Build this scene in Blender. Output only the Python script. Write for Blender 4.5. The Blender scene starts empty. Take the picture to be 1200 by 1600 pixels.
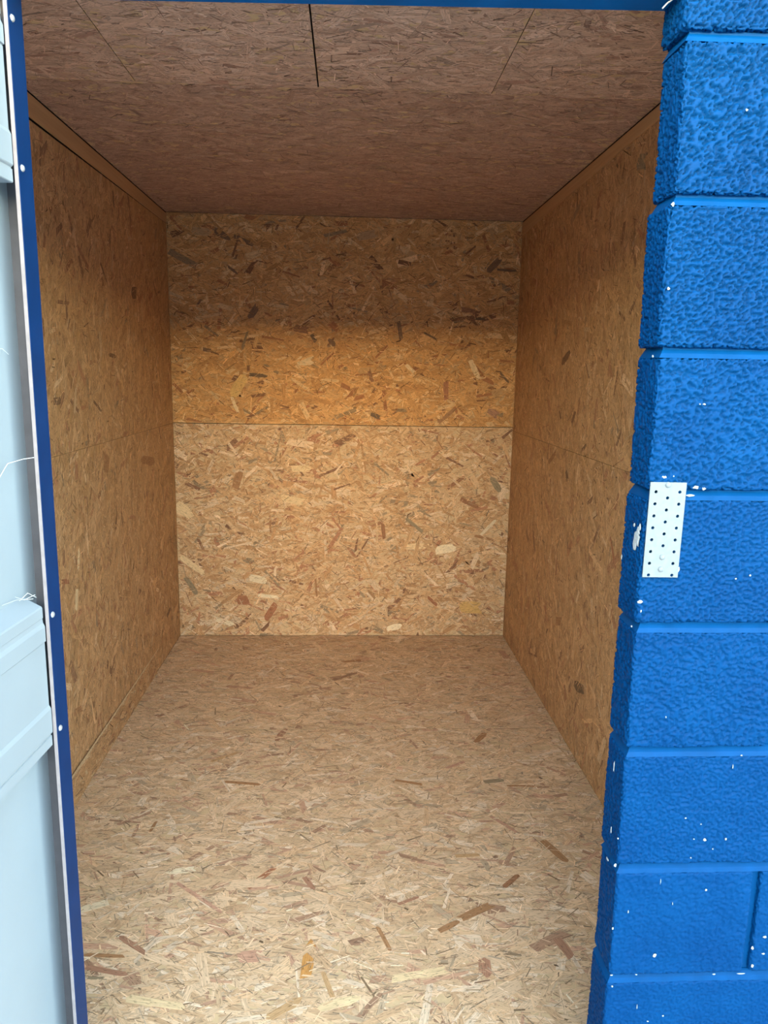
import bpy, bmesh, math, random
import numpy as np
from mathutils import Vector, Matrix, noise

scene = bpy.context.scene
COL = scene.collection
random.seed(7)

# ------------------------------------------------------------------ camera
cp, sp = math.cos(.18439), math.sin(.18439)          # pitch down
cy, sy = math.cos(.0497), math.sin(.0497)            # yaw to the right
cr, sr = math.cos(.0172), math.sin(.0172)            # roll
fwd = Vector((sy * cp, cy * cp, -sp))
rgt0 = Vector((cy, -sy, 0))
up0 = rgt0.cross(fwd)
rgt = rgt0 * cr + up0 * sr
upv = up0 * cr - rgt0 * sr
cam = bpy.data.cameras.new('camera')
cam.sensor_fit = 'VERTICAL'
cam.sensor_height = 36.0
cam.lens = 1161.42 * 36.0 / 1600.0
cam.clip_start = .02
cam_o = bpy.data.objects.new('camera', cam)
COL.objects.link(cam_o)
cam_o.matrix_world = Matrix(((rgt.x, upv.x, -fwd.x, 0), (rgt.y, upv.y, -fwd.y, 0),
                             (rgt.z, upv.z, -fwd.z, 1.5413), (0, 0, 0, 1)))
scene.camera = cam_o

# ------------------------------------------------------------------ sky
world = bpy.data.worlds.new('sky')
scene.world = world
world.use_nodes = True
wt = world.node_tree
wt.nodes.clear()
w_out = wt.nodes.new('ShaderNodeOutputWorld')
w_bg = wt.nodes.new('ShaderNodeBackground')
w_sky = wt.nodes.new('ShaderNodeTexSky')
w_sky.sky_type = 'NISHITA'
w_sky.sun_disc = False            # hazy light, the sun itself is veiled and casts no hard shadow
w_sky.sun_elevation = math.radians(7.0)
w_sky.sun_rotation = math.radians(180)
w_sky.air_density = 1.0
w_sky.dust_density = .30
w_sky.ozone_density = .2
w_bg.inputs['Strength'].default_value = 1.0
wt.links.new(w_sky.outputs[0], w_bg.inputs['Color'])
wt.links.new(w_bg.outputs[0], w_out.inputs['Surface'])

# light sampling guide in the door opening (gives off no light of its own)
pl = bpy.data.lights.new('door_opening_portal', 'AREA')
pl.shape = 'RECTANGLE'
pl.size, pl.size_y = .97, 2.10
pl.cycles.is_portal = True
po = bpy.data.objects.new('door_opening_portal', pl)
COL.objects.link(po)
po.location = (0, 1.20, 1.05)
po.rotation_euler = (math.radians(90), 0, 0)
po['kind'] = 'helper'

vs = scene.view_settings
vs.view_transform = 'Standard'
vs.look = 'None'
vs.exposure = 2.12
vs.gamma = 1.0
vs.use_curve_mapping = False
scene.cycles.use_denoising = True
scene.cycles.max_bounces = 8
scene.cycles.diffuse_bounces = 6
scene.cycles.sample_clamp_indirect = 10


# ------------------------------------------------------------------ helpers
def lin(r, g, b):
    f = lambda c: (c / 255 / 12.92) if c / 255 <= .04045 else ((c / 255 + .055) / 1.055) ** 2.4
    return (f(r), f(g), f(b))


def link(o, parent=None):
    COL.objects.link(o)
    if parent:
        o.parent = parent
    return o


def obj(name, me, mat=None, parent=None):
    o = bpy.data.objects.new(name, me)
    if mat and not me.materials:
        me.materials.append(mat)
    return link(o, parent)


def tag(o, label=None, cat=None, group=None, kind=None):
    if label: o['label'] = label
    if cat: o['category'] = cat
    if group: o['group'] = group
    if kind: o['kind'] = kind
    return o


def mesh(name, verts, faces):
    me = bpy.data.meshes.new(name)
    me.from_pydata([tuple(v) for v in verts], [], faces)
    me.validate()
    me.update()
    return me


def box_mesh(name, x0, x1, y0, y1, z0, z1, bevel=0.0, seg=1):
    bm = bmesh.new()
    add_box(bm, x0, x1, y0, y1, z0, z1)
    if bevel:
        bmesh.ops.bevel(bm, geom=bm.edges[:], offset=bevel, segments=seg, profile=.5, affect='EDGES')
    return bm_mesh(name, bm)


def add_box(bm, x0, x1, y0, y1, z0, z1):
    v = [bm.verts.new(p) for p in ((x0, y0, z0), (x1, y0, z0), (x1, y1, z0), (x0, y1, z0),
                                   (x0, y0, z1), (x1, y0, z1), (x1, y1, z1), (x0, y1, z1))]
    for f in ((3, 2, 1, 0), (4, 5, 6, 7), (0, 1, 5, 4), (1, 2, 6, 5), (2, 3, 7, 6), (3, 0, 4, 7)):
        bm.faces.new([v[i] for i in f])


def bm_mesh(name, bm):
    bmesh.ops.recalc_face_normals(bm, faces=bm.faces)
    me = bpy.data.meshes.new(name)
    bm.to_mesh(me)
    bm.free()
    return me


# ------------------------------------------------------------------ materials
def new_mat(name):
    m = bpy.data.materials.new(name)
    m.use_nodes = True
    nt = m.node_tree
    return m, nt, nt.nodes['Principled BSDF']


def node(nt, kind, **kw):
    n = nt.nodes.new(kind)
    for k, v in kw.items():
        setattr(n, k, v)
    return n


def plain(name, col, rough=.5, metal=0, var=.12, scale=30, bump=0, bscale=200, spec=.5):
    m, nt, b = new_mat(name)
    tc = node(nt, 'ShaderNodeTexCoord')
    nz = node(nt, 'ShaderNodeTexNoise')
    nz.inputs['Scale'].default_value = scale
    nz.inputs['Detail'].default_value = 5
    nt.links.new(tc.outputs['Object'], nz.inputs['Vector'])
    cr_ = node(nt, 'ShaderNodeValToRGB')
    cr_.color_ramp.elements[0].position = .3
    cr_.color_ramp.elements[1].position = .7
    cr_.color_ramp.elements[0].color = (*[c * (1 - var) for c in col], 1)
    cr_.color_ramp.elements[1].color = (*[min(1, c * (1 + var)) for c in col], 1)
    nt.links.new(nz.outputs['Fac'], cr_.inputs['Fac'])
    nt.links.new(cr_.outputs['Color'], b.inputs['Base Color'])
    b.inputs['Roughness'].default_value = rough
    b.inputs['Metallic'].default_value = metal
    b.inputs['Specular IOR Level'].default_value = spec
    if bump:
        n2 = node(nt, 'ShaderNodeTexNoise')
        n2.inputs['Scale'].default_value = bscale
        n2.inputs['Detail'].default_value = 4
        nt.links.new(tc.outputs['Object'], n2.inputs['Vector'])
        bp = node(nt, 'ShaderNodeBump')
        bp.inputs['Strength'].default_value = bump
        bp.inputs['Distance'].default_value = .002
        nt.links.new(n2.outputs['Fac'], bp.inputs['Height'])
        nt.links.new(bp.outputs['Normal'], b.inputs['Normal'])
    return m


def strand_material(name):
    """wood strand: its own colour from the attribute, fibres along its length (UV in metres)"""
    m, nt, b = new_mat(name)
    at = node(nt, 'ShaderNodeAttribute', attribute_name='strand_col')
    uv = node(nt, 'ShaderNodeUVMap', uv_map='along')
    mp = node(nt, 'ShaderNodeMapping')
    mp.inputs['Scale'].default_value = (18, 420, 1)
    nt.links.new(uv.outputs['UV'], mp.inputs['Vector'])
    n1 = node(nt, 'ShaderNodeTexNoise', noise_dimensions='2D')
    n1.inputs['Scale'].default_value = 1
    n1.inputs['Detail'].default_value = 3
    nt.links.new(mp.outputs['Vector'], n1.inputs['Vector'])
    mp2 = node(nt, 'ShaderNodeMapping')
    mp2.inputs['Scale'].default_value = (60, 220, 1)
    nt.links.new(uv.outputs['UV'], mp2.inputs['Vector'])
    n2 = node(nt, 'ShaderNodeTexNoise', noise_dimensions='2D')
    n2.inputs['Detail'].default_value = 4
    n2.inputs['Scale'].default_value = 1
    nt.links.new(mp2.outputs['Vector'], n2.inputs['Vector'])
    r1 = node(nt, 'ShaderNodeMapRange')
    r1.inputs['From Min'].default_value = .25
    r1.inputs['From Max'].default_value = .75
    r1.inputs['To Min'].default_value = .74
    r1.inputs['To Max'].default_value = 1.18
    nt.links.new(n1.outputs['Fac'], r1.inputs['Value'])
    r2 = node(nt, 'ShaderNodeMapRange')
    r2.inputs['From Min'].default_value = .3
    r2.inputs['From Max'].default_value = .42
    r2.inputs['To Min'].default_value = .55
    r2.inputs['To Max'].default_value = 1.0
    nt.links.new(n2.outputs['Fac'], r2.inputs['Value'])
    mu = node(nt, 'ShaderNodeMath', operation='MULTIPLY')
    nt.links.new(r1.outputs[0], mu.inputs[0])
    nt.links.new(r2.outputs[0], mu.inputs[1])
    vm = node(nt, 'ShaderNodeVectorMath', operation='SCALE')
    nt.links.new(at.outputs['Color'], vm.inputs[0])
    nt.links.new(mu.outputs[0], vm.inputs['Scale'])
    nt.links.new(vm.outputs['Vector'], b.inputs['Base Color'])
    b.inputs['Roughness'].default_value = .62
    b.inputs['Specular IOR Level'].default_value = .25
    bp = node(nt, 'ShaderNodeBump')
    bp.inputs['Strength'].default_value = .25
    bp.inputs['Distance'].default_value = .001
    nt.links.new(mu.outputs[0], bp.inputs['Height'])
    nt.links.new(bp.outputs['Normal'], b.inputs['Normal'])
    return m


def batten_material():
    m, nt, b = new_mat('planed softwood')
    tc = node(nt, 'ShaderNodeTexCoord')
    mp = node(nt, 'ShaderNodeMapping')
    mp.inputs['Scale'].default_value = (60, 3, 90)
    nt.links.new(tc.outputs['Object'], mp.inputs['Vector'])
    nz = node(nt, 'ShaderNodeTexNoise')
    nz.inputs['Scale'].default_value = 1
    nz.inputs['Detail'].default_value = 4
    nt.links.new(mp.outputs['Vector'], nz.inputs['Vector'])
    cr_ = node(nt, 'ShaderNodeValToRGB')
    cr_.color_ramp.elements[0].color = (*lin(176, 134, 92), 1)
    cr_.color_ramp.elements[1].color = (*lin(205, 165, 118), 1)
    nt.links.new(nz.outputs['Fac'], cr_.inputs['Fac'])
    nt.links.new(cr_.outputs['Color'], b.inputs['Base Color'])
    b.inputs['Roughness'].default_value = .6
    return m


def block_paint():
    m, nt, b = new_mat('blue masonry paint')
    tc = node(nt, 'ShaderNodeTexCoord')
    geo = node(nt, 'ShaderNodeNewGeometry')
    nz = node(nt, 'ShaderNodeTexNoise')
    nz.inputs['Scale'].default_value = 7
    nz.inputs['Detail'].default_value = 6
    nt.links.new(geo.outputs['Position'], nz.inputs['Vector'])
    cr_ = node(nt, 'ShaderNodeValToRGB')
    cr_.color_ramp.elements[0].position = .3
    cr_.color_ramp.elements[1].position = .75
    cr_.color_ramp.elements[0].color = (.0004, .029, .105, 1)
    cr_.color_ramp.elements[1].color = (.0006, .039, .130, 1)
    nt.links.new(nz.outputs['Fac'], cr_.inputs['Fac'])
    nt.links.new(cr_.outputs['Color'], b.inputs['Base Color'])
    b.inputs['Roughness'].default_value = .5
    b.inputs['Specular IOR Level'].default_value = .04
    n2 = node(nt, 'ShaderNodeTexNoise')
    n2.inputs['Scale'].default_value = 240
    n2.inputs['Detail'].default_value = 3
    nt.links.new(geo.outputs['Position'], n2.inputs['Vector'])
    bp = node(nt, 'ShaderNodeBump')
    bp.inputs['Strength'].default_value = .35
    bp.inputs['Distance'].default_value = .002
    nt.links.new(n2.outputs['Fac'], bp.inputs['Height'])
    nt.links.new(bp.outputs['Normal'], b.inputs['Normal'])
    return m


M = {
    'strand': strand_material('pressed wood strands'),
    'osb': plain('strand board core', lin(190, 148, 98), .7, var=.12, scale=60),
    'osb_pale': plain('pale strand board core', lin(208, 178, 136), .7, var=.08, scale=60),
    'edge': plain('sawn board edge', lin(214, 184, 140), .75, var=.2, scale=150, bump=.4),
    'dark': plain('dark timber backing', lin(48, 38, 30), .8),
    'batten': batten_material(),
    'block': block_paint(),
    'mortar': plain('blue painted mortar', (.0006, .041, .135), .45, var=.12, scale=25, bump=.25, bscale=120, spec=.045),
    'core': plain('blue wall core', (.0012, .028, .09), .6, spec=.1),
    'head': plain('blue painted steel head', (.0004, .066, .19), .45, var=.15, scale=12, bump=.1, bscale=60, spec=.03),
    'skin': plain('pale grey coated sheet', (.245, .285, .315), .45, var=.03, scale=6),
    'rail': plain('pale grey coated rail', (.235, .272, .30), .42, var=.03, scale=6),
    'flange': plain('blue coated steel edge', (.0025, .021, .080), .45, var=.1, scale=20, spec=.1),
    'shade': plain('dark grey edge seal', (.07, .07, .08), .6),  # shade inside the folded edge, put into the web's colour
    'lip': plain('bare folded edge', (.24, .21, .21), .55, var=.1, scale=60),
    'screw': plain('zinc screw', (.36, .38, .4), .35, metal=.4, var=.1),
    'plate': plain('galvanised plate', (.15, .172, .178), .55, metal=0, var=.08, scale=90, spec=.2),
    'white': plain('bare white filler', (.33, .34, .34), .8, var=.1, scale=120, bump=.4, bscale=300),
    'asphalt': plain('pale concrete yard', (.48, .48, .50), .9, var=.3, scale=60, bump=.4),
    'cobweb': plain('cobweb', (.45, .46, .46), .8),
}

# ------------------------------------------------------------------ strand board
rng = np.random.default_rng(11)
PAL = {   # how far the strands keep their own tint, then share and colour of each sort
    'amber': (.80, [(.40, (206, 156, 94)), (.26, (218, 172, 112)), (.16, (190, 140, 82)), (.09, (230, 196, 142)), (.05, (160, 102, 66)), (.025, (112, 74, 54)), (.015, (140, 122, 92))]),
    'pale': (.80, [(.34, (204, 166, 118)), (.28, (215, 183, 138)), (.15, (186, 143, 96)), (.11, (228, 204, 166)), (.06, (170, 116, 84)), (.02, (116, 78, 58)), (.04, (148, 132, 104))]),
    'floor': (.62, [(.34, (214, 182, 138)), (.30, (224, 195, 154)), (.15, (200, 164, 120)), (.10, (236, 216, 182)), (.06, (184, 136, 108)), (.02, (138, 94, 72)), (.03, (172, 156, 126))]),
    'side': (.66, [(.44, (200, 160, 110)), (.28, (210, 171, 122)), (.16, (188, 146, 98)), (.05, (226, 194, 148)), (.04, (168, 116, 84)), (.02, (116, 82, 64)), (.01, (140, 124, 98))]),
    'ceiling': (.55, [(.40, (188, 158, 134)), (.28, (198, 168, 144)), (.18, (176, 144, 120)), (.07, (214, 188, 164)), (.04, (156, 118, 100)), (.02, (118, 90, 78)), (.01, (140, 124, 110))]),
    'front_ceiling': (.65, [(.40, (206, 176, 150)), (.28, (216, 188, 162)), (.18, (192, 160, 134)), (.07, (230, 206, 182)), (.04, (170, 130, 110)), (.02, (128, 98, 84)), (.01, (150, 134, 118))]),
}


def blended(keep, sorts):
    sh = np.array([q for q, c in sorts])
    c = np.array([lin(*c) for q, c in sorts]) * (1.01, .965, 1.0)
    mean = (c * sh[:, None]).sum(0) / sh.sum()
    return sh / sh.sum(), mean + (c - mean) * keep


LINPAL = {k: blended(*v) for k, v in PAL.items()}


def quads_mesh(name, P3, UV, colr, mat):
    """P3 (n,4,3) corners, UV (n,4,2), colr (n,3) -> one mesh of n flat strands"""
    n = len(P3)
    me = bpy.data.meshes.new(name)
    me.vertices.add(n * 4)
    me.vertices.foreach_set('co', P3.reshape(-1).astype(np.float32))
    me.loops.add(n * 4)
    me.loops.foreach_set('vertex_index', np.arange(n * 4, dtype=np.int32))
    me.polygons.add(n)
    me.polygons.foreach_set('loop_start', np.arange(n, dtype=np.int32) * 4)
    me.polygons.foreach_set('loop_total', np.full(n, 4, dtype=np.int32))
    uvl = me.uv_layers.new(name='along')
    uvl.data.foreach_set('uv', UV.reshape(-1).astype(np.float32))
    ca = me.attributes.new('strand_col', 'FLOAT_COLOR', 'POINT')
    c4 = np.ones((n * 4, 4), np.float32)
    c4[:, :3] = np.repeat(colr, 4, axis=0)
    ca.data.foreach_set('color', c4.reshape(-1))
    me.materials.append(mat)
    me.update()
    me.validate()
    return me


def strand_quads(u, v, L, W, ang, h, skew, rect, O, U, V, N, slope=0.0):
    n = len(u)
    ca, sa = np.cos(ang), np.sin(ang)
    lx = np.stack([-L / 2 + skew[:, 0], L / 2 + skew[:, 1], L / 2 - skew[:, 1], -L / 2 - skew[:, 0]], 1)
    ly = np.stack([-W / 2, -W / 2 * skew[:, 2], W / 2 * skew[:, 3], W / 2], 1)
    pu = np.clip(u[:, None] + lx * ca[:, None] - ly * sa[:, None], rect[0], rect[1])
    pv = np.clip(v[:, None] + lx * sa[:, None] + ly * ca[:, None], rect[2], rect[3] + slope * (pu - rect[0]))
    P3 = O + pu[..., None] * U + pv[..., None] * V + h[:, None, None] * N
    UV = np.stack([lx, ly], -1) + rng.uniform(0, 60, (n, 1, 2))
    return P3, UV


def strands(name, rect, O, U, V, N, pal, parent, density=1900, flow=0.0, spread=.62, fines=4600, big=1.0, slope=0.0):
    """the pressed surface of one board: n strands in random layers, then fine slivers on top"""
    O, U, V, N = (np.array(a, float) for a in (O, U, V, N))
    area = (rect[1] - rect[0]) * (rect[3] - rect[2])
    shares, cols = LINPAL[pal]
    outP, outU, outC = [], [], []
    for kind in (0, 1):
        n = int(area * (density if kind == 0 else fines))
        u = rng.uniform(rect[0], rect[1], n)
        v = rng.uniform(rect[2], rect[3], n)
        a = flow + rng.normal(0, spread, n)
        wild = rng.random(n) < .22
        a[wild] = rng.uniform(0, math.pi, wild.sum())
        if kind == 0:
            L = np.clip(rng.lognormal(math.log(.078 * big), .38, n), .03, .17)
            W = np.clip(rng.lognormal(math.log(.0155 * big), .45, n), .004, .04)
            h = .0002 + rng.random(n) * .0011
        else:
            L = np.clip(rng.lognormal(math.log(.026 * big), .5, n), .008, .07)
            W = np.clip(rng.lognormal(math.log(.0022 * big), .5, n), .0008, .006)
            h = .0009 + rng.random(n) * .0006
        skew = np.stack([rng.normal(0, .25, n) * W, rng.normal(0, .25, n) * W,
                         rng.uniform(.55, 1.1, n), rng.uniform(.55, 1.1, n)], 1)
        idx = rng.choice(len(shares), n, p=shares)
        c = cols[idx] * rng.normal(1, .075, (n, 1)).clip(.75, 1.25)
        if kind == 1:
            c = c * rng.choice([.42, .66, 1.0, 1.2], n, p=[.12, .24, .30, .34])[:, None]
        P3, UV = strand_quads(u, v, L, W, a, h, skew, rect, O, U, V, N, slope)
        outP.append(P3); outU.append(UV); outC.append(c.clip(0, .95))
    me = quads_mesh(name, np.concatenate(outP), np.concatenate(outU), np.concatenate(outC), M['strand'])
    o = obj('wood_strands', me, None, parent)
    o['kind'] = 'stuff'
    return o


def board(parent, rect, O, U, V, N, pal, thick=.018, slope=0.0, **kw):
    """one sheet: a slab lying behind the plane O+uU+vV, facing N, with its strand surface"""
    O3, U3, V3, N3 = Vector(O), Vector(U), Vector(V), Vector(N)
    vs_ = []
    for d in (0, -thick):
        for (u, v) in ((rect[0], rect[2]), (rect[1], rect[2]), (rect[1], rect[3] + slope * (rect[1] - rect[0])), (rect[0], rect[3])):
            vs_.append(O3 + U3 * u + V3 * v + N3 * d)
    bm = bmesh.new()
    bv = [bm.verts.new(p) for p in vs_]
    for f in ((0, 1, 2, 3), (7, 6, 5, 4), (0, 4, 5, 1), (1, 5, 6, 2), (2, 6, 7, 3), (3, 7, 4, 0)):
        bm.faces.new([bv[i] for i in f])
    for q, f in enumerate(bm.faces):
        f.material_index = 0 if q == 0 else 1
    b = obj('osb_board', bm_mesh('osb_board', bm), M['osb_pale' if pal in ('floor', 'ceiling', 'front_ceiling', 'pale') else 'osb'], parent)
    b.data.materials.append(M['dark'])                      # sawn edges and back, coloured dark so the seams read dark
    strands('wood_strands', rect, O, U, V, N, pal, b, slope=slope, **kw)
    return b


XL, XR, YB, YI, ZC = -.979, .940, 4.229, 1.262, 2.367      # the inside of the unit
YJ, YF, XJ = 1.246, 1.161, .481                            # jamb of the door opening
X_, Y_, Z_ = (1, 0, 0), (0, 1, 0), (0, 0, 1)
NX_, NY_, NZ_ = (-1, 0, 0), (0, -1, 0), (0, 0, -1)
G = .0016                                                  # half a joint between boards

# floor
o = obj('floor', box_mesh('floor', XL - .06, XR + .06, YF + .01, YB + .06, -.08, -.019), M['dark'])
tag(o, 'pale strand board floor of the empty storage unit', 'floor', kind='structure')
FLOOR = []
for (y0, y1) in ((YI - .03, 3.042), (3.042, YB)):
    g = .0007
    FLOOR.append(board(o, (XL, XR, y0 + g, y1 - g), (0, 0, 0), X_, Y_, Z_, 'floor', flow=0.0, spread=.55))

# back wall
o = obj('wall_back', box_mesh('wall_back', XL - .06, XR + .06, YB + .0185, YB + .08, -.08, ZC + .06), M['dark'])
tag(o, 'strand board back wall of two sheets with one level joint', 'wall', kind='structure')
ZS = 1.249
B_low = board(o, (XL, XR, .002, ZS - G), (0, YB, 0), X_, Z_, NY_, 'pale')
B_up = board(o, (XL, XR, ZS + G, ZC - .002), (0, YB, 0), X_, Z_, NY_, 'amber')

# left wall
o = obj('wall_left', box_mesh('wall_left', XL - .08, XL - .0185, YF + .02, YB + .06, -.08, ZC + .06), M['dark'])
tag(o, 'left strand board wall with one level joint', 'wall', kind='structure')
L_low = board(o, (YI, YB - .002, .004, ZS - .0005), (XL, 0, 0), Y_, Z_, X_, 'side', spread=.6, flow=1.35)
L_up = board(o, (YI, YB - .002, ZS + .0005, 2.2645), (XL, 0, 0), Y_, Z_, X_, 'side', spread=.6, flow=1.35, slope=.0142)

# right wall
o = obj('wall_right', box_mesh('wall_right', XR + .0185, XR + .08, YF + .02, YB + .06, -.08, ZC + .06), M['dark'])
tag(o, 'right strand board wall beside the blue block jamb', 'wall', kind='structure')
R_low = board(o, (YI, YB - .002, .002, 1.230 - .0006), (XR, 0, 0), Y_, Z_, NX_, 'side', spread=.6, flow=1.35)
R_up = board(o, (YI, YB - .002, 1.230 + .0006, 2.3325), (XR, 0, 0), Y_, Z_, NX_, 'side', spread=.6, flow=1.35, slope=-.0138)

# ceiling: one sheet at the back, four narrower ones towards the door
o = obj('ceiling', box_mesh('ceiling', XL - .08, XR + .08, YF + .02, YB + .08, ZC + .0185, ZC + .12), M['dark'])
tag(o, 'strand board ceiling with narrow front sheets', 'ceiling', kind='structure')
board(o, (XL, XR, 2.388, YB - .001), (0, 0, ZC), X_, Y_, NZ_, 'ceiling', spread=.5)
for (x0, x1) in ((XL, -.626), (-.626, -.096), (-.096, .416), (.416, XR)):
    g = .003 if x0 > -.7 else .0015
    board(o, (x0 + (.0022 if x0 == -.096 else .0010), x1 - (.0022 if x1 == -.096 else .0010), YI, 2.385), (0, 0, ZC - .004), X_, Y_, NZ_, 'front_ceiling', spread=.5, big=1.1)

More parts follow.
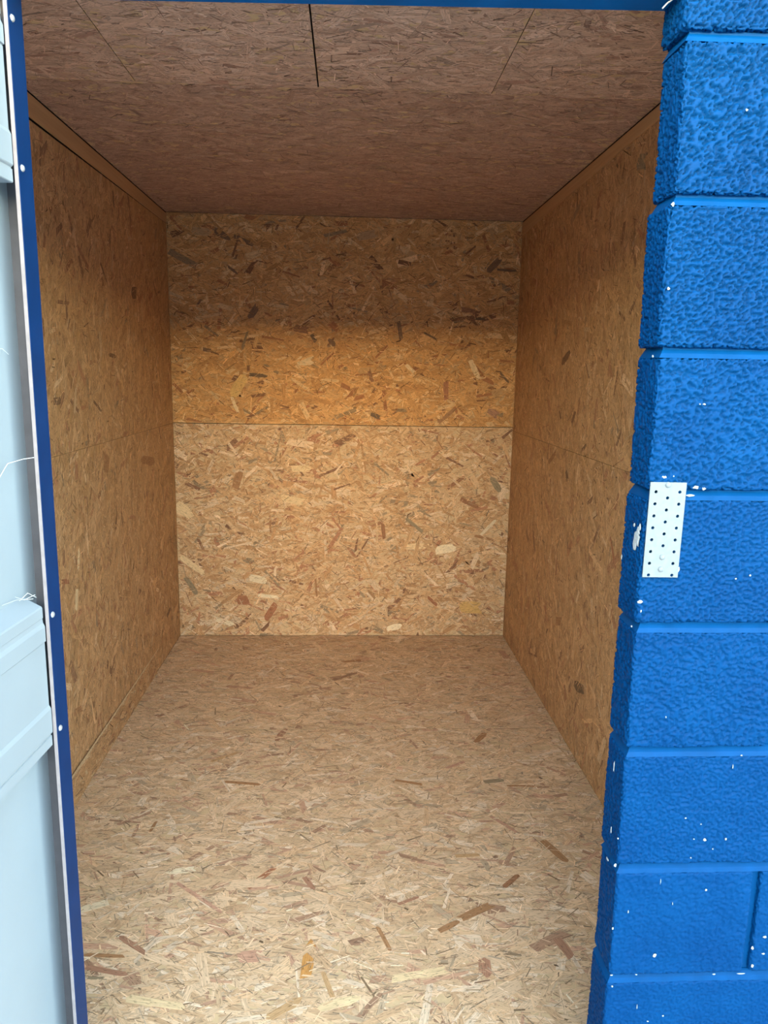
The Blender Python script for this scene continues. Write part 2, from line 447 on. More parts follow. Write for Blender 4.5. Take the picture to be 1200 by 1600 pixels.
MARKED = {
    'floor': [
        (-0.293, 2.022, -0.218, 2.118, 0.022, 'red'), (-0.100, 1.681, -0.092, 1.790, 0.035, 'orange'), (-0.270, 1.752, -0.222, 1.751, 0.05, 'rose'),
        (-0.511, 2.050, -0.355, 1.920, 0.015, 'rose'), (-0.613, 1.830, -0.533, 1.770, 0.018, 'rosebrown'), (-0.674, 1.728, -0.561, 1.698, 0.02, 'rosebrown'),
        (-0.658, 1.692, -0.608, 1.687, 0.012, 'grey'), (-0.691, 1.770, -0.582, 1.760, 0.014, 'brown'), (-0.453, 2.620, -0.329, 2.600, 0.02, 'brown'),
        (-0.297, 2.944, -0.265, 3.042, 0.03, 'rosebrown'), (-0.660, 2.314, -0.654, 2.369, 0.012, 'brown'), (-0.126, 2.070, -0.094, 2.011, 0.02, 'rosebrown'),
        (0.094, 1.850, 0.126, 1.761, 0.014, 'brown'), (0.667, 2.236, 0.715, 2.121, 0.03, 'brown'), (0.487, 2.008, 0.545, 2.063, 0.02, 'redbrown'),
        (0.333, 1.876, 0.437, 1.934, 0.03, 'brown'), (0.268, 1.831, 0.328, 1.866, 0.022, 'brown'), (0.591, 1.798, 0.612, 1.728, 0.03, 'rosebrown'),
        (0.376, 1.723, 0.371, 1.669, 0.04, 'rosebrown'), (0.616, 2.574, 0.733, 2.567, 0.014, 'brown'), (0.532, 2.602, 0.612, 2.615, 0.03, 'grey'),
        (0.190, 2.622, 0.289, 2.589, 0.02, 'brown'), (0.402, 2.708, 0.484, 2.757, 0.02, 'rose'), (-0.015, 3.819, 0.082, 3.837, 0.03, 'brown'),
        (0.557, 2.921, 0.610, 3.001, 0.03, 'brown'), (0.160, 1.941, 0.214, 1.967, 0.014, 'rosebrown'), (0.360, 2.159, 0.441, 2.163, 0.02, 'tan'),
        (0.517, 2.376, 0.590, 2.281, 0.018, 'rose'), (-0.546, 2.101, -0.464, 2.117, 0.03, 'vpale'), (-0.761, 1.941, -0.691, 1.973, 0.035, 'vpale'),
        (-0.181, 1.558, -0.107, 1.612, 0.03, 'tan'), (-0.537, 1.625, -0.388, 1.592, 0.03, 'pale'), (0.120, 1.666, 0.274, 1.693, 0.03, 'pale'),
        (-0.058, 1.582, 0.037, 1.608, 0.03, 'pale'), (0.176, 1.925, 0.187, 1.916, 0.008, 'vdark'), (0.755, 2.635, 0.764, 2.621, 0.008, 'vdark'),
        (0.559, 1.700, 0.568, 1.696, 0.006, 'vdark'), (0.538, 1.531, 0.546, 1.528, 0.008, 'vdark'), (-0.233, 1.806, -0.222, 1.801, 0.008, 'vdark'),
        (-0.663, 2.201, -0.653, 2.195, 0.007, 'vdark'), (-0.317, 3.278, -0.301, 3.264, 0.01, 'vdark'), (-0.538, 2.773, -0.442, 2.843, 0.02, 'tan'),
        (-0.054, 1.692, -0.027, 1.610, 0.016, 'tan'),],
    'back': [
        (-0.715, 2.279, -0.658, 2.241, 0.04, 'dark'), (-0.617, 2.249, -0.515, 2.208, 0.03, 'dark'), (-0.301, 1.780, -0.213, 1.765, 0.05, 'redbrown'),
        (-0.206, 1.744, -0.185, 1.710, 0.025, 'vdark'), (-0.557, 1.523, -0.469, 1.517, 0.025, 'vdark'), (-0.648, 1.409, -0.575, 1.516, 0.06, 'yellow'),
        (-0.538, 1.840, -0.499, 1.895, 0.04, 'dark'), (-0.831, 1.885, -0.803, 1.923, 0.015, 'dark'), (-0.654, 2.093, -0.610, 2.061, 0.015, 'dark'),
        (-0.277, 1.604, -0.185, 1.606, 0.06, 'pale'), (-0.651, 1.398, -0.618, 1.310, 0.02, 'pale'), (-0.803, 1.657, -0.758, 1.648, 0.025, 'dark'),
        (-0.108, 1.722, -0.079, 1.688, 0.03, 'dark'), (0.274, 1.822, 0.290, 1.729, 0.025, 'dark'), (0.762, 2.105, 0.829, 2.174, 0.04, 'dark'),
        (0.811, 2.113, 0.921, 2.106, 0.014, 'vdark'), (0.624, 1.898, 0.692, 1.886, 0.03, 'redbrown'), (0.701, 1.848, 0.755, 1.846, 0.014, 'vdark'),
        (0.548, 1.495, 0.551, 1.399, 0.035, 'red'), (0.681, 1.621, 0.728, 1.527, 0.035, 'pale'), (0.511, 1.272, 0.607, 1.353, 0.025, 'brown'),
        (0.801, 1.349, 0.851, 1.313, 0.05, 'rosebrown'), (0.114, 1.552, 0.133, 1.492, 0.025, 'redbrown'), (0.128, 1.314, 0.183, 1.293, 0.025, 'vdark'),
        (0.854, 1.554, 0.904, 1.501, 0.015, 'dark'), (0.418, 1.767, 0.486, 1.733, 0.014, 'dark'), (0.322, 1.590, 0.366, 1.549, 0.025, 'pale'),
        (-0.372, 0.829, -0.244, 0.804, 0.05, 'pale'), (-0.938, 0.356, -0.879, 0.259, 0.035, 'grey'), (-0.638, 0.221, -0.579, 0.221, 0.07, 'red'),
        (-0.479, 0.103, -0.414, 0.202, 0.045, 'red'), (-0.562, 0.357, -0.476, 0.334, 0.05, 'vpale'), (-0.522, 0.249, -0.403, 0.237, 0.022, 'vpale'),
        (-0.185, 0.347, -0.178, 0.242, 0.016, 'brown'), (-0.972, 0.779, -0.915, 0.742, 0.08, 'pale'), (-0.960, 0.478, -0.838, 0.383, 0.04, 'pale'),
        (-0.771, 0.103, -0.675, 0.072, 0.035, 'vpale'), (-0.446, 0.720, -0.443, 0.622, 0.014, 'brown'), (-0.644, 0.882, -0.613, 0.978, 0.05, 'brown'),
        (-0.316, 1.000, -0.222, 1.001, 0.045, 'pale'), (0.834, 0.953, 0.882, 0.882, 0.04, 'grey'), (0.651, 0.835, 0.754, 0.786, 0.03, 'redbrown'),
        (0.341, 0.715, 0.437, 0.636, 0.025, 'grey'), (0.784, 0.623, 0.867, 0.711, 0.02, 'vpale'), (0.519, 0.525, 0.628, 0.541, 0.06, 'vpale'),
        (0.345, 0.547, 0.480, 0.555, 0.04, 'pale'), (0.683, 0.180, 0.802, 0.173, 0.08, 'yellow'), (0.746, 0.615, 0.857, 0.588, 0.02, 'brown'),
        (0.482, 0.239, 0.537, 0.188, 0.022, 'red'), (0.204, 0.687, 0.213, 0.592, 0.025, 'redbrown'), (0.238, 0.040, 0.333, 0.064, 0.04, 'vpale'),
        (-0.844, 2.276, -0.742, 2.268, 0.05, 'tan'), (0.046, 2.265, 0.150, 2.287, 0.05, 'tan'),],
    'left': [
        (2.540, 1.432, 2.607, 1.433, 0.03, 'dark'), (2.934, 1.417, 3.025, 1.371, 0.014, 'dark'), (3.150, 1.598, 3.233, 1.592, 0.02, 'dark'),
        (3.102, 1.946, 3.163, 1.886, 0.014, 'dark'), (3.512, 1.879, 3.606, 1.889, 0.06, 'dark'), (3.025, 1.177, 3.085, 1.143, 0.08, 'brown'),
        (3.572, 1.119, 3.779, 1.085, 0.05, 'brown'), (2.648, 0.754, 2.630, 0.687, 0.03, 'pale'), (3.930, 0.223, 4.007, 0.241, 0.03, 'dark'),
        (2.512, 0.820, 2.580, 0.800, 0.02, 'red'), (2.545, 0.321, 2.633, 0.299, 0.03, 'brown'), (2.689, 0.887, 2.671, 0.820, 0.02, 'pale'),
        (3.306, 2.258, 3.313, 2.197, 0.02, 'dark'),],
    'right': [
        (2.554, 2.230, 2.465, 2.211, 0.06, 'grey'), (2.838, 0.288, 2.727, 0.324, 0.05, 'vdark'), (2.556, 0.978, 2.485, 0.885, 0.02, 'red'),
        (3.423, 1.143, 3.316, 1.205, 0.03, 'brown'), (2.941, 1.250, 2.890, 1.280, 0.02, 'dark'), (3.154, 0.458, 3.078, 0.485, 0.05, 'brown'),
        (3.290, 1.605, 3.200, 1.636, 0.04, 'dark'), (2.765, 2.280, 2.742, 2.264, 0.012, 'vdark'), (3.140, 1.138, 3.104, 1.102, 0.03, 'dark'),],
}

TINT = {'red': (158, 90, 64), 'redbrown': (138, 84, 58), 'rose': (190, 142, 120), 'rosebrown': (164, 114, 94), 'dark': (98, 66, 52),
        'vdark': (62, 46, 40), 'brown': (156, 108, 72), 'orange': (204, 140, 66), 'grey': (134, 124, 102), 'pale': (234, 206, 160),
        'vpale': (242, 224, 188), 'tan': (190, 150, 106), 'yellow': (220, 176, 104)}
PLANES = {'floor': ((0, 0, 0), X_, Y_, Z_), 'back': ((0, YB, 0), X_, Z_, NY_), 'left': ((XL, 0, 0), Y_, Z_, X_), 'right': ((XR, 0, 0), Y_, Z_, NX_)}


def single_strand(plane, u1, v1, u2, v2, w, tint, parent, lift):
    """one strand that stands out: a flat flake with split ends, lying in the face of its board"""
    O, U, V, N = (np.array(a, float) for a in PLANES[plane])
    a, b = np.array((u1, v1)), np.array((u2, v2))
    d = b - a
    ln = np.linalg.norm(d)
    d = d / ln
    p = np.array((-d[1], d[0]))
    j = lambda s: rng.normal(0, s)
    loc = [(0 + j(.06) * w, -.5), (ln * .35, -.52 + j(.04)), (ln * .7, -.5 + j(.06)), (ln + j(.25) * w, -.40 + j(.06)),
           (ln + j(.35) * w, .05), (ln * .93 + j(.2) * w, .46), (ln * .5, .5 + j(.06)), (j(.3) * w, .44), (-.2 * w + j(.2) * w, .0)]
    pts, uv = [], []
    for (s, t) in loc:
        q = a + d * s + p * t * w
        if plane == 'floor':
            q[0] = min(max(q[0], XL), XR); q[1] = min(max(q[1], YI), YB)
        else:
            lo, hi = (XL, XR) if plane == 'back' else (YI, YB)
            q[0] = min(max(q[0], lo), hi); q[1] = min(max(q[1], .001), 2.36)
        pts.append(O + U * q[0] + V * q[1] + N * lift)
        uv.append((s, t * w))
    n = len(pts)
    bm = bmesh.new()
    top = [bm.verts.new(x) for x in pts]
    bot = [bm.verts.new(x - N * .0006) for x in pts]
    faces = [bm.faces.new(top)]
    for i in range(n):
        faces.append(bm.faces.new((top[i], bot[i], bot[(i + 1) % n], top[(i + 1) % n])))
    me = bm_mesh('wood_strand', bm)
    o1, o2 = rng.uniform(0, 60, 2)
    lay = me.uv_layers.new(name='along')
    for lp in me.loops:
        s, t = uv[lp.vertex_index % n]
        lay.data[lp.index].uv = (s + o1, t + o2)
    c = np.array(lin(*TINT[tint])) * rng.normal(1, .06) * .76 + np.array(lin(205, 168, 122)) * .24
    at = me.attributes.new('strand_col', 'FLOAT_COLOR', 'POINT')
    for q in at.data:
        q.color = (*c, 1)
    return obj('wood_strand', me, M['strand'], parent)


for plane, rows in MARKED.items():
    for q, row in enumerate(rows):
        um, vm_ = (row[0] + row[2]) / 2, (row[1] + row[3]) / 2
        if plane == 'floor':
            par = FLOOR[0 if vm_ < 3.042 else 1]
        else:
            par = {'back': (B_low, B_up), 'left': (L_low, L_up), 'right': (R_low, R_up)}[plane][vm_ > 1.24]
        single_strand(plane, *row[:4], row[4] * .85, row[5], par, .00125 + .00003 * (q % 9))

# skirting strip on the left, its sawn top edge proud of the wall, running out to nothing
def skirting():
    ya, yb, zt = YI, 3.72, .113
    pa, pb = .026, .0022
    ga, gb = .013, .0016                       # it stands a little off the wall
    v = [(XL + ga, ya, .001), (XL + pa, ya, .001), (XL + pa, ya, zt), (XL + ga, ya, zt),
         (XL + gb, yb, .001), (XL + pb, yb, .001), (XL + pb, yb, zt + .004), (XL + gb, yb, zt + .004)]
    o = obj('baseboard_left', mesh('baseboard_left', v, [(0, 1, 2, 3), (7, 6, 5, 4), (1, 5, 6, 2), (3, 2, 6, 7), (0, 3, 7, 4), (0, 4, 5, 1)]), M['edge'])
    tag(o, 'low strand board skirting strip along the left wall', 'skirting', kind='structure')
    d = Vector((pb - pa, yb - ya, 0))
    ln = d.length
    d.normalize()
    strands('wood_strands', (0, ln, 0.0005, zt - .001), (XL + pa, ya, .001), tuple(d), Z_, (d.y, -d.x, 0), 'side', o, spread=.5)
skirting()

# planed battens between the walls and the ceiling
def batten(name, x0, x1, za, zb, label):
    """za / zb: lower edge at the front / at the back"""
    v = []
    for (y, zl) in ((YI, za), (YB - .004, zb)):
        v += [(x0, y, zl), (x1, y, zl), (x1, y, ZC - .0075), (x0, y, ZC - .0075)]
    bm = bmesh.new()
    bv = [bm.verts.new(p) for p in v]
    for f in ((0, 1, 2, 3), (7, 6, 5, 4), (0, 4, 5, 1), (1, 5, 6, 2), (2, 6, 7, 3), (3, 7, 4, 0)):
        bm.faces.new([bv[i] for i in f])
    bmesh.ops.bevel(bm, geom=bm.edges[:], offset=.002, segments=2, affect='EDGES')
    o = obj(name, bm_mesh(name, bm), M['batten'])
    tag(o, label, 'batten', kind='structure')
batten('trim_1', XL - .005, XL + .004, 2.2795, 2.3095, 'planed timber batten under the ceiling on the left wall')
batten('trim_2', XR - .004, XR + .012, 2.3332, 2.2925, 'planed timber batten under the ceiling on the right wall')

# ------------------------------------------------------------------ blue block wall
def rounded_block(name, w, h, d, res, r, amp, seed, coarse):
    """block with its left front bottom corner at the origin, rough cast faces"""
    nx, ny, nz = max(2, round(w / res)), max(2, round(d / res)), max(2, round(h / res))
    idx = {}
    verts, faces = [], []
    def vid(i, j, k):
        key = (i, j, k)
        if key not in idx:
            idx[key] = len(verts)
            verts.append((w * i / nx, d * j / ny, h * k / nz))
        return idx[key]
    for i in range(nx):
        for k in range(nz):
            faces.append((vid(i, 0, k), vid(i + 1, 0, k), vid(i + 1, 0, k + 1), vid(i, 0, k + 1)))
            faces.append((vid(i, ny, k), vid(i, ny, k + 1), vid(i + 1, ny, k + 1), vid(i + 1, ny, k)))
    for j in range(ny):
        for k in range(nz):
            faces.append((vid(0, j, k), vid(0, j, k + 1), vid(0, j + 1, k + 1), vid(0, j + 1, k)))
            faces.append((vid(nx, j, k), vid(nx, j + 1, k), vid(nx, j + 1, k + 1), vid(nx, j, k + 1)))
    for i in range(nx):
        for j in range(ny):
            faces.append((vid(i, j, 0), vid(i, j + 1, 0), vid(i + 1, j + 1, 0), vid(i + 1, j, 0)))
            faces.append((vid(i, j, nz), vid(i + 1, j, nz), vid(i + 1, j + 1, nz), vid(i, j + 1, nz)))
    P = np.array(verts)
    c = np.stack([P[:, 0].clip(r, w - r), P[:, 1].clip(r, d - r), P[:, 2].clip(r, h - r)], 1)
    dv = P - c
    ln = np.linalg.norm(dv, axis=1)
    nrm = dv / np.maximum(ln, 1e-9)[:, None]
    P = c + nrm * r
    if amp:
        off = Vector((seed * 3.7, seed * 1.9, seed * 5.1))
        disp = np.zeros(len(P))
        for q in range(len(P)):
            p = Vector(P[q]) + off
            a = noise.noise(p * 205) + .65 * noise.noise(p * 390 + Vector((9, 2, 4)))
            a = max(-1.0, min(.35, (a + .06) * 4.2))      # flattened grains with open pits between
            disp[q] = amp * 1.5 * (a - .3) + .0011 * noise.noise(p * 26) + .0018 * noise.noise(p * 9)
        P = P + nrm * disp[:, None]
    me = mesh(name, P, faces)
    me.polygons.foreach_set('use_smooth', [True] * len(me.polygons))
    me.materials.append(M['block'])
    return me

core = bmesh.new()
add_box(core, XJ + .014, 2.40, YF + .016, YJ - .010, -.05, 2.72)
add_box(core, -2.2, -.546, YF + .016, YJ - .010, -.05, 2.72)
add_box(core, -.546, XJ + .014, YF + .016, YJ - .010, 2.20, 2.72)
wall_front = obj('wall_front', bm_mesh('wall_front', core), M['core'])
tag(wall_front, 'bright blue painted concrete block wall around the opening', 'wall', kind='structure')

JT = .0155                                    # height of a bed joint
joint_top = [2.039 - .225 * k for k in range(-3, 10)]
BLK_H = .225 - JT
coarse_mesh = {}
FIRST = {}
RES = .0021
for k, zt in enumerate(joint_top):
    z0 = zt                                   # a block stands above its joint's top line
    half = (k % 2 == 0)
    # right of the opening
    first = .2505 if half else .440
    course = k - 3                            # course 0 stands on the joint at 2.039
    x = XJ
    seen = -1 <= course <= 9
    amp = {0: .0032, 1: .0032, 2: .0030, 3: .0025, 4: .0021, 5: .0019, 6: .0016, 7: .0011}.get(course, .0011)
    widths = [first] + [.440] * 3
    for b_i, w in enumerate(widths):
        if b_i == 0 and seen:
            me = rounded_block('block', w, BLK_H, YJ - YF, RES if 0 <= course <= 8 else .006, .006, amp, k + 1, False)
        elif b_i == 1 and half and 0 <= course <= 9:
            me = rounded_block('block', w, BLK_H, YJ - YF, RES if course == 7 else .006, .006, amp, k + 31, False)
        else:
            key = round(w, 3)
            if key not in coarse_mesh:
                coarse_mesh[key] = rounded_block('block', w, BLK_H, YJ - YF, .0045, .006, .0018, 91, True)
            me = coarse_mesh[key]
        bo = obj('block', me, None, wall_front)
        jig = random.uniform(-.003, .003) if b_i == 0 else 0
        bo.location = (x + jig, YF + random.uniform(-.0012, .0012), z0 + .0003)
        if b_i == 0:
            FIRST[course] = bo
        x += w + .0165
        if x > 2.3:
            break
    # left of the opening, behind the open door, and above the head
    x = -.552
    for w in ([.2505] if half else []) + [.440] * 3:
        key = round(w, 3)
        if key not in coarse_mesh:
            coarse_mesh[key] = rounded_block('block', w, BLK_H, YJ - YF, .0045, .006, .0018, 91, True)
        bo = obj('block', coarse_mesh[key], None, wall_front)
        bo.location = (x - w, YF, z0 + .0003)
        x -= w + .0105
    if zt > 2.15:
        x = XJ - .0105
        while x > -.50:
            bo = obj('block', coarse_mesh[.44], None, wall_front)
            bo.location = (x - .44, YF, z0 + .0003)
            x -= .4505

# bed joints, struck: set back under the block above, sloping out to the block below, round the jamb too
def bed_joint(x0, x1, zt, wrap_left, wrap_right, nm):
    a, b = .0095, .0012
    l0, l1 = (a, b) if wrap_left else (0, 0)
    r0, r1 = (a, b) if wrap_right else (0, 0)
    zb = zt - JT - .001
    zt2 = zt + .001
    n = max(2, int((x1 - x0) / .012))
    bm = bmesh.new()
    rows = []
    for i in range(n + 1):
        t = i / n
        xa = x0 + l0 + (x1 - r0 - x0 - l0) * t
        xb = x0 + l1 + (x1 - r1 - x0 - l1) * t
        wv = .0010 * noise.noise(Vector((xa * 22, zt * 7, 0)))
        w2 = .0008 * noise.noise(Vector((xa * 60, zt * 7, 5)))
        prof = [(xa, YF + a + wv, zt2), (xa, YF + a + wv * .5 + .0006, zt - .0035),
                (xa * .5 + xb * .5, YF + (a + b) * .42 + wv, zt - JT * .6), (xb, YF + b + wv + w2, zb)]
        rows.append([bm.verts.new(p) for p in prof] +
                    [bm.verts.new(p) for p in ((xb, YJ - b, zb), (xa, YJ - a, zt2))])
    for i in range(n):
        A, B = rows[i], rows[i + 1]
        for q in range(6):
            bm.faces.new((A[q], A[(q + 1) % 6], B[(q + 1) % 6], B[q]))
    bm.faces.new(rows[0]); bm.faces.new(list(reversed(rows[-1])))
    o = obj('mortar_joint', bm_mesh('mortar_joint', bm), M['mortar'], wall_front)
    return o
for k, zt in enumerate(joint_top):
    bed_joint(XJ + .001, 2.29, zt, True, False, 'r')
    bed_joint(-2.1, -.552, zt, False, True, 'l')
# upright joints between the blocks
for k, zt in enumerate(joint_top):
    half = (k % 2 == 0)
    x = XJ + (.2505 if half else .440)
    while x < 2.2:
        me = box_mesh('mortar_joint', -.003, .0195, 0, .06, 0, BLK_H, 0)
        po_ = obj('mortar_joint', me, M['mortar'], wall_front)
        po_.location = (x, YF + .0115, zt)
        x += .4565

# steel head over the door
v = []
for (x, zb) in ((-.56, 2.076), (XJ + .012, 2.0965)):
    v += [(x, YF + .006, zb), (x, YJ, zb), (x, YJ, 2.262), (x, YF + .006, 2.262)]
bm = bmesh.new()
bv = [bm.verts.new(p) for p in v]
for f in ((0, 1, 2, 3), (7, 6, 5, 4), (0, 4, 5, 1), (1, 5, 6, 2), (2, 6, 7, 3), (3, 7, 4, 0)):
    bm.faces.new([bv[i] for i in f])
bmesh.ops.bevel(bm, geom=bm.edges[:], offset=.002, segments=2, affect='EDGES')
o = obj('trim_3', bm_mesh('trim_3', bm), M['head'])
tag(o, 'dark blue painted steel head over the door opening', 'door head', kind='structure')

# ------------------------------------------------------------------ open door on the left
door = bpy.data.objects.new('door_1', None)
link(door)
door.empty_display_size = .1
door.location = (-.4805, 1.224, 0)
door.rotation_euler = (0, 0, math.radians(-3.6))      # opened a little past square
tag(door, 'open storage door, pale grey inside with blue folded edge', 'door', kind='structure')
# door space: -y runs from the hinge to the free edge, +x is the inner face, flange face at x = 0
DW, DZ0, DZ1, SK = .96, .022, 2.074, -.040
obj('door_skin', box_mesh('door_skin', SK - .003, SK, -DW, 0, DZ0, DZ1), M['skin'], door)
obj('outer_sheet', box_mesh('outer_sheet', SK - .012, SK - .003, -DW - .002, .002, DZ0 - .004, DZ1 + .004), M['flange'], door)

def edge_flange(y0, y1, lip_at):
    f = obj('edge_flange', box_mesh('edge_flange', -.002, 0, y0, y1, DZ0, DZ1, .0007), M['flange'], door)
    ya = y0 - .0012 if lip_at == 'near' else y1
    obj('folded_lip', box_mesh('folded_lip', -.0060, -.0006, ya, ya + .0012, DZ0, DZ1), M['lip'], f)
    yw = y1 - .0015 if lip_at == 'near' else y0
    obj('edge_web', box_mesh('edge_web', SK, -.0018, yw, yw + .0015, DZ0, DZ1), M['shade'], f)
    return f
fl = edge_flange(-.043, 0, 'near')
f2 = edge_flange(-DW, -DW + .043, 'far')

def dome(name, r, hgt, axis, seg=14, rings=4):
    bm = bmesh.new()
    prev = None
    for q in range(rings + 1):
        a = q / rings * math.pi / 2
        rr, hh = r * math.cos(a), hgt * math.sin(a)
        if q == rings:
            top = bm.verts.new(Vector(axis) * hh)
            for s in range(seg):
                bm.faces.new((prev[s], prev[(s + 1) % seg], top))
            break
        ring = []
        for s in range(seg):
            t = 2 * math.pi * s / seg
            if axis == X_:
                ring.append(bm.verts.new((hh, rr * math.cos(t), rr * math.sin(t))))
            else:
                ring.append(bm.verts.new((rr * math.cos(t), -hh, rr * math.sin(t))))
        if prev:
            for s in range(seg):
                bm.faces.new((prev[s], prev[(s + 1) % seg], ring[(s + 1) % seg], ring[s]))
        prev = ring
    me = bm_mesh(name, bm)
    me.polygons.foreach_set('use_smooth', [True] * len(me.polygons))
    return me
screw_me = dome('screw', .0052, .0034, X_)
screw_me.materials.append(M['screw'])
RAILS = (.919 + .886, .919, .033)
for z0 in RAILS:
    for dz in (.023, .223):
        s = obj('screw', screw_me, None, fl)
        s.location = (0, -.032, z0 + dz + .001)
        s = obj('screw', screw_me, None, f2)
        s.location = (0, -DW + .032, z0 + dz + .001)

def rail(z0):
    """stepped sheet rail across the door: outer bead, groove, proud bead, flat middle, and mirrored"""
    prof = [(0, 0), (.0300, 0), (.0312, .0012), (.0312, .0185), (.0296, .0192), (.0296, .0215), (.0322, .0235), (.0330, .0250),
            (.0330, .0660), (.0318, .0690), (.0300, .0725), (.0300, .1815), (.0294, .1822), (.0294, .1832), (.0322, .1840), (.0322, .2085),
            (.0312, .2115), (.0296, .2150), (.0290, .2225), (.0300, .2235), (.0300, .2400), (.0285, .2425), (0, .258)]
    prof = [(SK + a * 1.05, z0 + b) for a, b in prof]
    v, f = [], []
    for y in (-DW + .0475, -.0475):
        v += [(a, y, b) for a, b in prof]
    n = len(prof)
    for i in range(n - 1):
        f.append((i, i + 1, n + i + 1, n + i))
    f.append(tuple(range(n)))
    f.append(tuple(reversed(range(n, 2 * n))))
    bm = bmesh.new()
    bv = [bm.verts.new(p) for p in v]
    for q in f:
        bm.faces.new([bv[i] for i in q])
    return obj('door_rail', bm_mesh('door_rail', bm), M['rail'], door)
for z0 in RAILS:
    rail(z0)

# ------------------------------------------------------------------ perforated plate on the blocks
def nail_plate():
    W2, H2, T = .0295, .0785, .0022
    cu = bpy.data.curves.new('plate_outline', 'CURVE')
    cu.dimensions = '2D'
    cu.fill_mode = 'BOTH'
    cu.extrude = T / 2
    def poly(pts):
        s = cu.splines.new('POLY')
        s.points.add(len(pts) - 1)
        for q, (a, b) in enumerate(pts):
            s.points[q].co = (a, b, 0, 1)
        s.use_cyclic_u = True
    poly([(-W2, -H2), (W2, -H2), (W2, H2), (-W2, H2)])
    holes = []
    for i in range(8):
        zz = H2 - .0155 - i * .0197
        holes += [(-.0195, zz), (.0195, zz)]
        if i < 5:
            holes.append((.0002, zz - .0098))
    for (a, b) in holes:
        b = max(b, -H2 + .0035)
        poly([(a + .0027 * math.cos(t * math.pi / 7), b + .0027 * math.sin(t * math.pi / 7)) for t in range(14)])
    tmp = bpy.data.objects.new('plate_outline', cu)
    COL.objects.link(tmp)
    dg = bpy.context.evaluated_depsgraph_get()
    me = bpy.data.meshes.new_from_object(tmp.evaluated_get(dg))
    me.name = 'nail_plate'
    bpy.data.objects.remove(tmp)
    bpy.data.curves.remove(cu)
    me.transform(Matrix.Rotation(math.radians(90), 4, 'X'))
    me.materials.clear()
    o = obj('nail_plate', me, M['plate'])
    o.location = (.5125, YF - .0048, 1.299)
    o.rotation_euler = (0, math.radians(.4), 0)
    tag(o, 'white perforated metal nail plate screwed to the blue blocks', 'plate')
    sm = dome('screw', .0048, .0030, NY_)
    sm.materials.append(M['plate'])
    for (a, b) in ((-.001, H2 - .004), (.0005, -H2 + .034), (0, -H2 + .0135)):
        s = obj('screw', sm, None, o)
        s.location = (a, -T / 2, b)
    return o
nail_plate()

# ------------------------------------------------------------------ the yard behind the camera
o = obj('ground', box_mesh('ground', -40, 40, -60, YF + .012, -.3, -.03), M['asphalt'])
tag(o, 'pale concrete yard in front of the unit', 'ground', kind='structure')
o = obj('wall_opposite', box_mesh('wall_opposite', -40, 40, -12, -9, -.03, 3.0), M['core'])
tag(o, 'blue storage row across the yard', 'building', kind='structure')

# ------------------------------------------------------------------ chips in the paint, bare filler showing
CHIPS = [
    (0.5660, 0.5050, 0.0041, 0.0041), (0.6490, 0.6380, 0.0027, 0.0027), (0.6370, 0.7380, 0.0031, 0.0035), (0.6170, 0.7400, 0.0016, 0.0016),
    (0.6750, 0.7390, 0.0019, 0.0025), (0.6530, 0.7200, 0.0016, 0.0016), (0.6150, 0.7030, 0.0015, 0.0015), (0.5980, 0.7810, 0.0021, 0.0015),
    (0.6270, 0.7690, 0.0015, 0.0012), (0.6860, 0.9000, 0.0021, 0.0012), (0.6660, 1.2230, 0.0021, 0.0021), (0.6420, 1.2170, 0.0021, 0.0015),
    (0.5930, 0.3760, 0.0019, 0.0019), (0.5650, 0.3650, 0.0021, 0.0015), (0.7480, 0.5160, 0.0031, 0.0041), (0.7520, 0.4780, 0.0031, 0.0041),
    (0.7690, 0.5390, 0.0041, 0.0026), (0.7700, 0.5040, 0.0041, 0.0021), (0.4840, 0.5630, 0.0021, 0.0031), (0.4920, 0.4420, 0.0021, 0.0021),
    (0.5830, 1.9320, 0.0023, 0.0023), (0.4840, 1.7980, 0.0033, 0.0033), (0.4880, 1.6760, 0.0027, 0.0027), (0.5610, 1.5020, 0.0031, 0.0016),
    (0.5540, 1.5020, 0.0021, 0.0012), (0.5600, 1.3690, 0.0062, 0.0031), (0.5740, 1.3670, 0.0041, 0.0027), (0.5520, 1.3560, 0.0093, 0.0026),
    (0.5640, 0.6580, 0.0008, 0.0082), (0.6730, 0.8790, 0.0008, 0.0052), (0.5420, 0.3970, 0.0008, 0.0082), (0.7310, 0.4630, 0.0093, 0.0012),
    (0.6810, 0.4630, 0.0041, 0.0012), (0.5350, 0.4660, 0.0031, 0.0010), (0.4890, 0.4660, 0.0031, 0.0012), (0.4840, 1.1770, 0.0052, 0.0031),
    (0.4870, 1.1610, 0.0015, 0.0031), (0.5070, 1.3850, 0.0041, 0.0031), (0.5220, 1.3870, 0.0016, 0.0021), (0.5440, 1.2320, 0.0026, 0.0062),
    (0.4790, 0.6900, 0.0031, 0.0041), (0.4800, 0.7430, 0.0015, 0.0021), (0.5100, 0.5970, 0.0012, 0.0041), (0.5900, 0.6120, 0.0010, 0.0041),
    (0.5460, 0.9720, 0.0010, 0.0021),]

REVEAL_CHIPS = [(1.183, 1.280, .013, .014), (1.190, 1.268, .008, .010), (1.178, 1.292, .007, .008), (1.196, 1.299, .003, .004), (1.240, 1.233, .003, .005), (1.172, 1.300, .004, .006),
                (1.173, 1.130, .003, .002), (1.196, .677, .005, .003), (1.176, 1.575, .003, .002), (1.19, .74, .001, .008), (1.20, .86, .001, .012)]


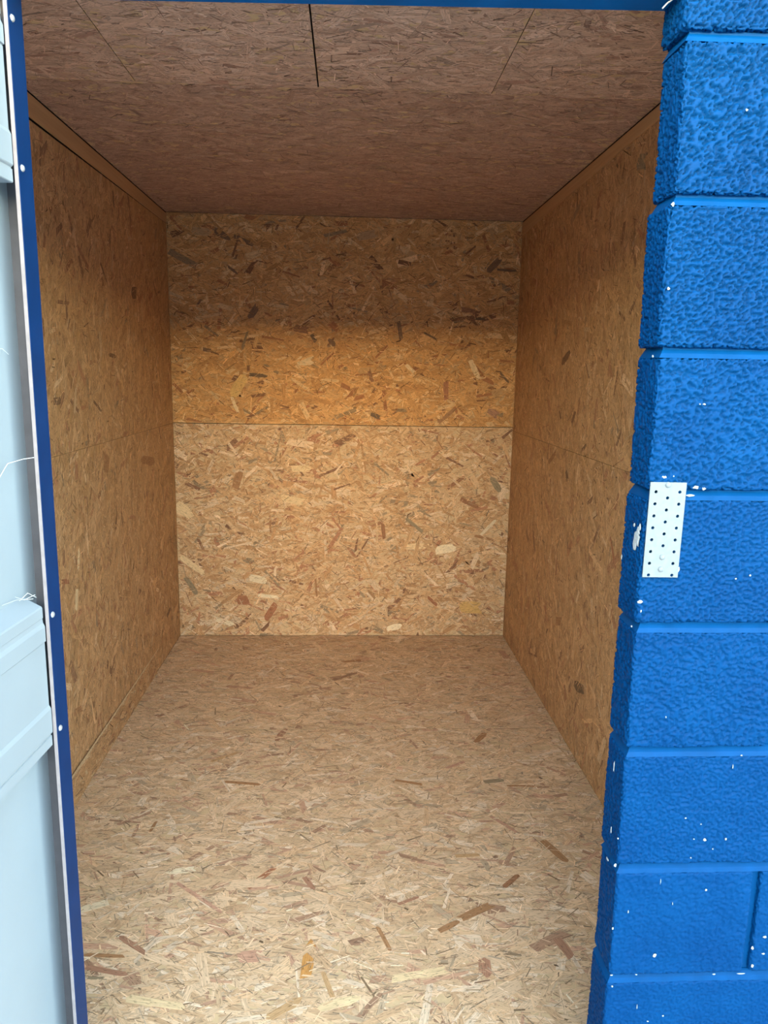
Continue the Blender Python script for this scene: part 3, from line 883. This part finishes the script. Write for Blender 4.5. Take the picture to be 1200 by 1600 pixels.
def chip(c, a, b, face, parent):
    """a small irregular scab of filler, domed, lying on the block face"""
    n = 11
    bm = bmesh.new()
    out, mid = [], []
    for i in range(n):
        t = 2 * math.pi * i / n
        r = random.uniform(.7, 1.25)
        for lst, k, hh in ((out, 1.0, .0), (mid, .62, .0011)):
            da, db = a * r * k * math.cos(t), b * r * k * math.sin(t)
            p = (c[0] + da, c[1] - hh, c[2] + db) if face == 'front' else (c[0] - hh, c[1] + da, c[2] + db)
            lst.append(bm.verts.new(p))
    for i in range(n):
        bm.faces.new((out[i], out[(i + 1) % n], mid[(i + 1) % n], mid[i]))
    bm.faces.new(mid)
    o = obj('paint_chip', bm_mesh('paint_chip', bm), M['white'], parent)
    o.matrix_parent_inverse = Matrix.Translation(-parent.location)
    return o


def nearest_block(z):
    return FIRST[max(0, min(9, math.ceil((2.039 - z) / .225 - 1e-6)))]


for (x, z, a, b) in CHIPS:
    chip((x, YF - .0006, z), a * .85, b * .85, 'front', nearest_block(z))
for (y, z, a, b) in REVEAL_CHIPS:
    chip((XJ - .0022, y, z), a, b, 'side', nearest_block(z))

# ------------------------------------------------------------------ wisps of cobweb
def wisp(pts, r, label):
    cu = bpy.data.curves.new('cobweb', 'CURVE')
    cu.dimensions = '3D'
    cu.bevel_depth = r
    cu.bevel_resolution = 1
    for line in pts:
        s = cu.splines.new('POLY')
        s.points.add(len(line) - 1)
        for q, p in enumerate(line):
            s.points[q].co = (*p, 1)
    tmp = bpy.data.objects.new('cobweb', cu)
    COL.objects.link(tmp)
    dg = bpy.context.evaluated_depsgraph_get()
    me = bpy.data.meshes.new_from_object(tmp.evaluated_get(dg))
    bpy.data.objects.remove(tmp)
    bpy.data.curves.remove(cu)
    me.materials.clear()
    o = obj('cobweb', me, M['cobweb'])
    tag(o, label, 'cobweb')


wisp([[(-.5215, 1.10, 1.556), (-.521, 1.135, 1.566), (-.519, 1.165, 1.568), (-.515, 1.176, 1.560)]], .0004,
     'thin cobweb thread across the upper door panel')
wisp([[(-.5215, 1.120, 1.372), (-.519, 1.140, 1.388), (-.516, 1.148, 1.397), (-.500, 1.166, 1.402), (-.4895, 1.1795, 1.403)]], .0006,
     'white cobweb strand caught on the edge halfway down the door')
wisp([[(-.519, 1.10, 1.188), (-.515, 1.14, 1.184), (-.500, 1.165, 1.178)], [(-.512, 1.13, 1.192), (-.508, 1.15, 1.181), (-.498, 1.168, 1.184)],
      [(-.515, 1.15, 1.179), (-.505, 1.158, 1.190), (-.497, 1.17, 1.179)]], .0005,
     'tangled dusty cobweb on the ledge of the middle door rail')
wisp([[(.460, 1.2, 2.080), (.467, 1.2, 2.0875), (.4765, 1.2, 2.094)]], .0012,
     'pale thread hanging in the top right corner of the opening')
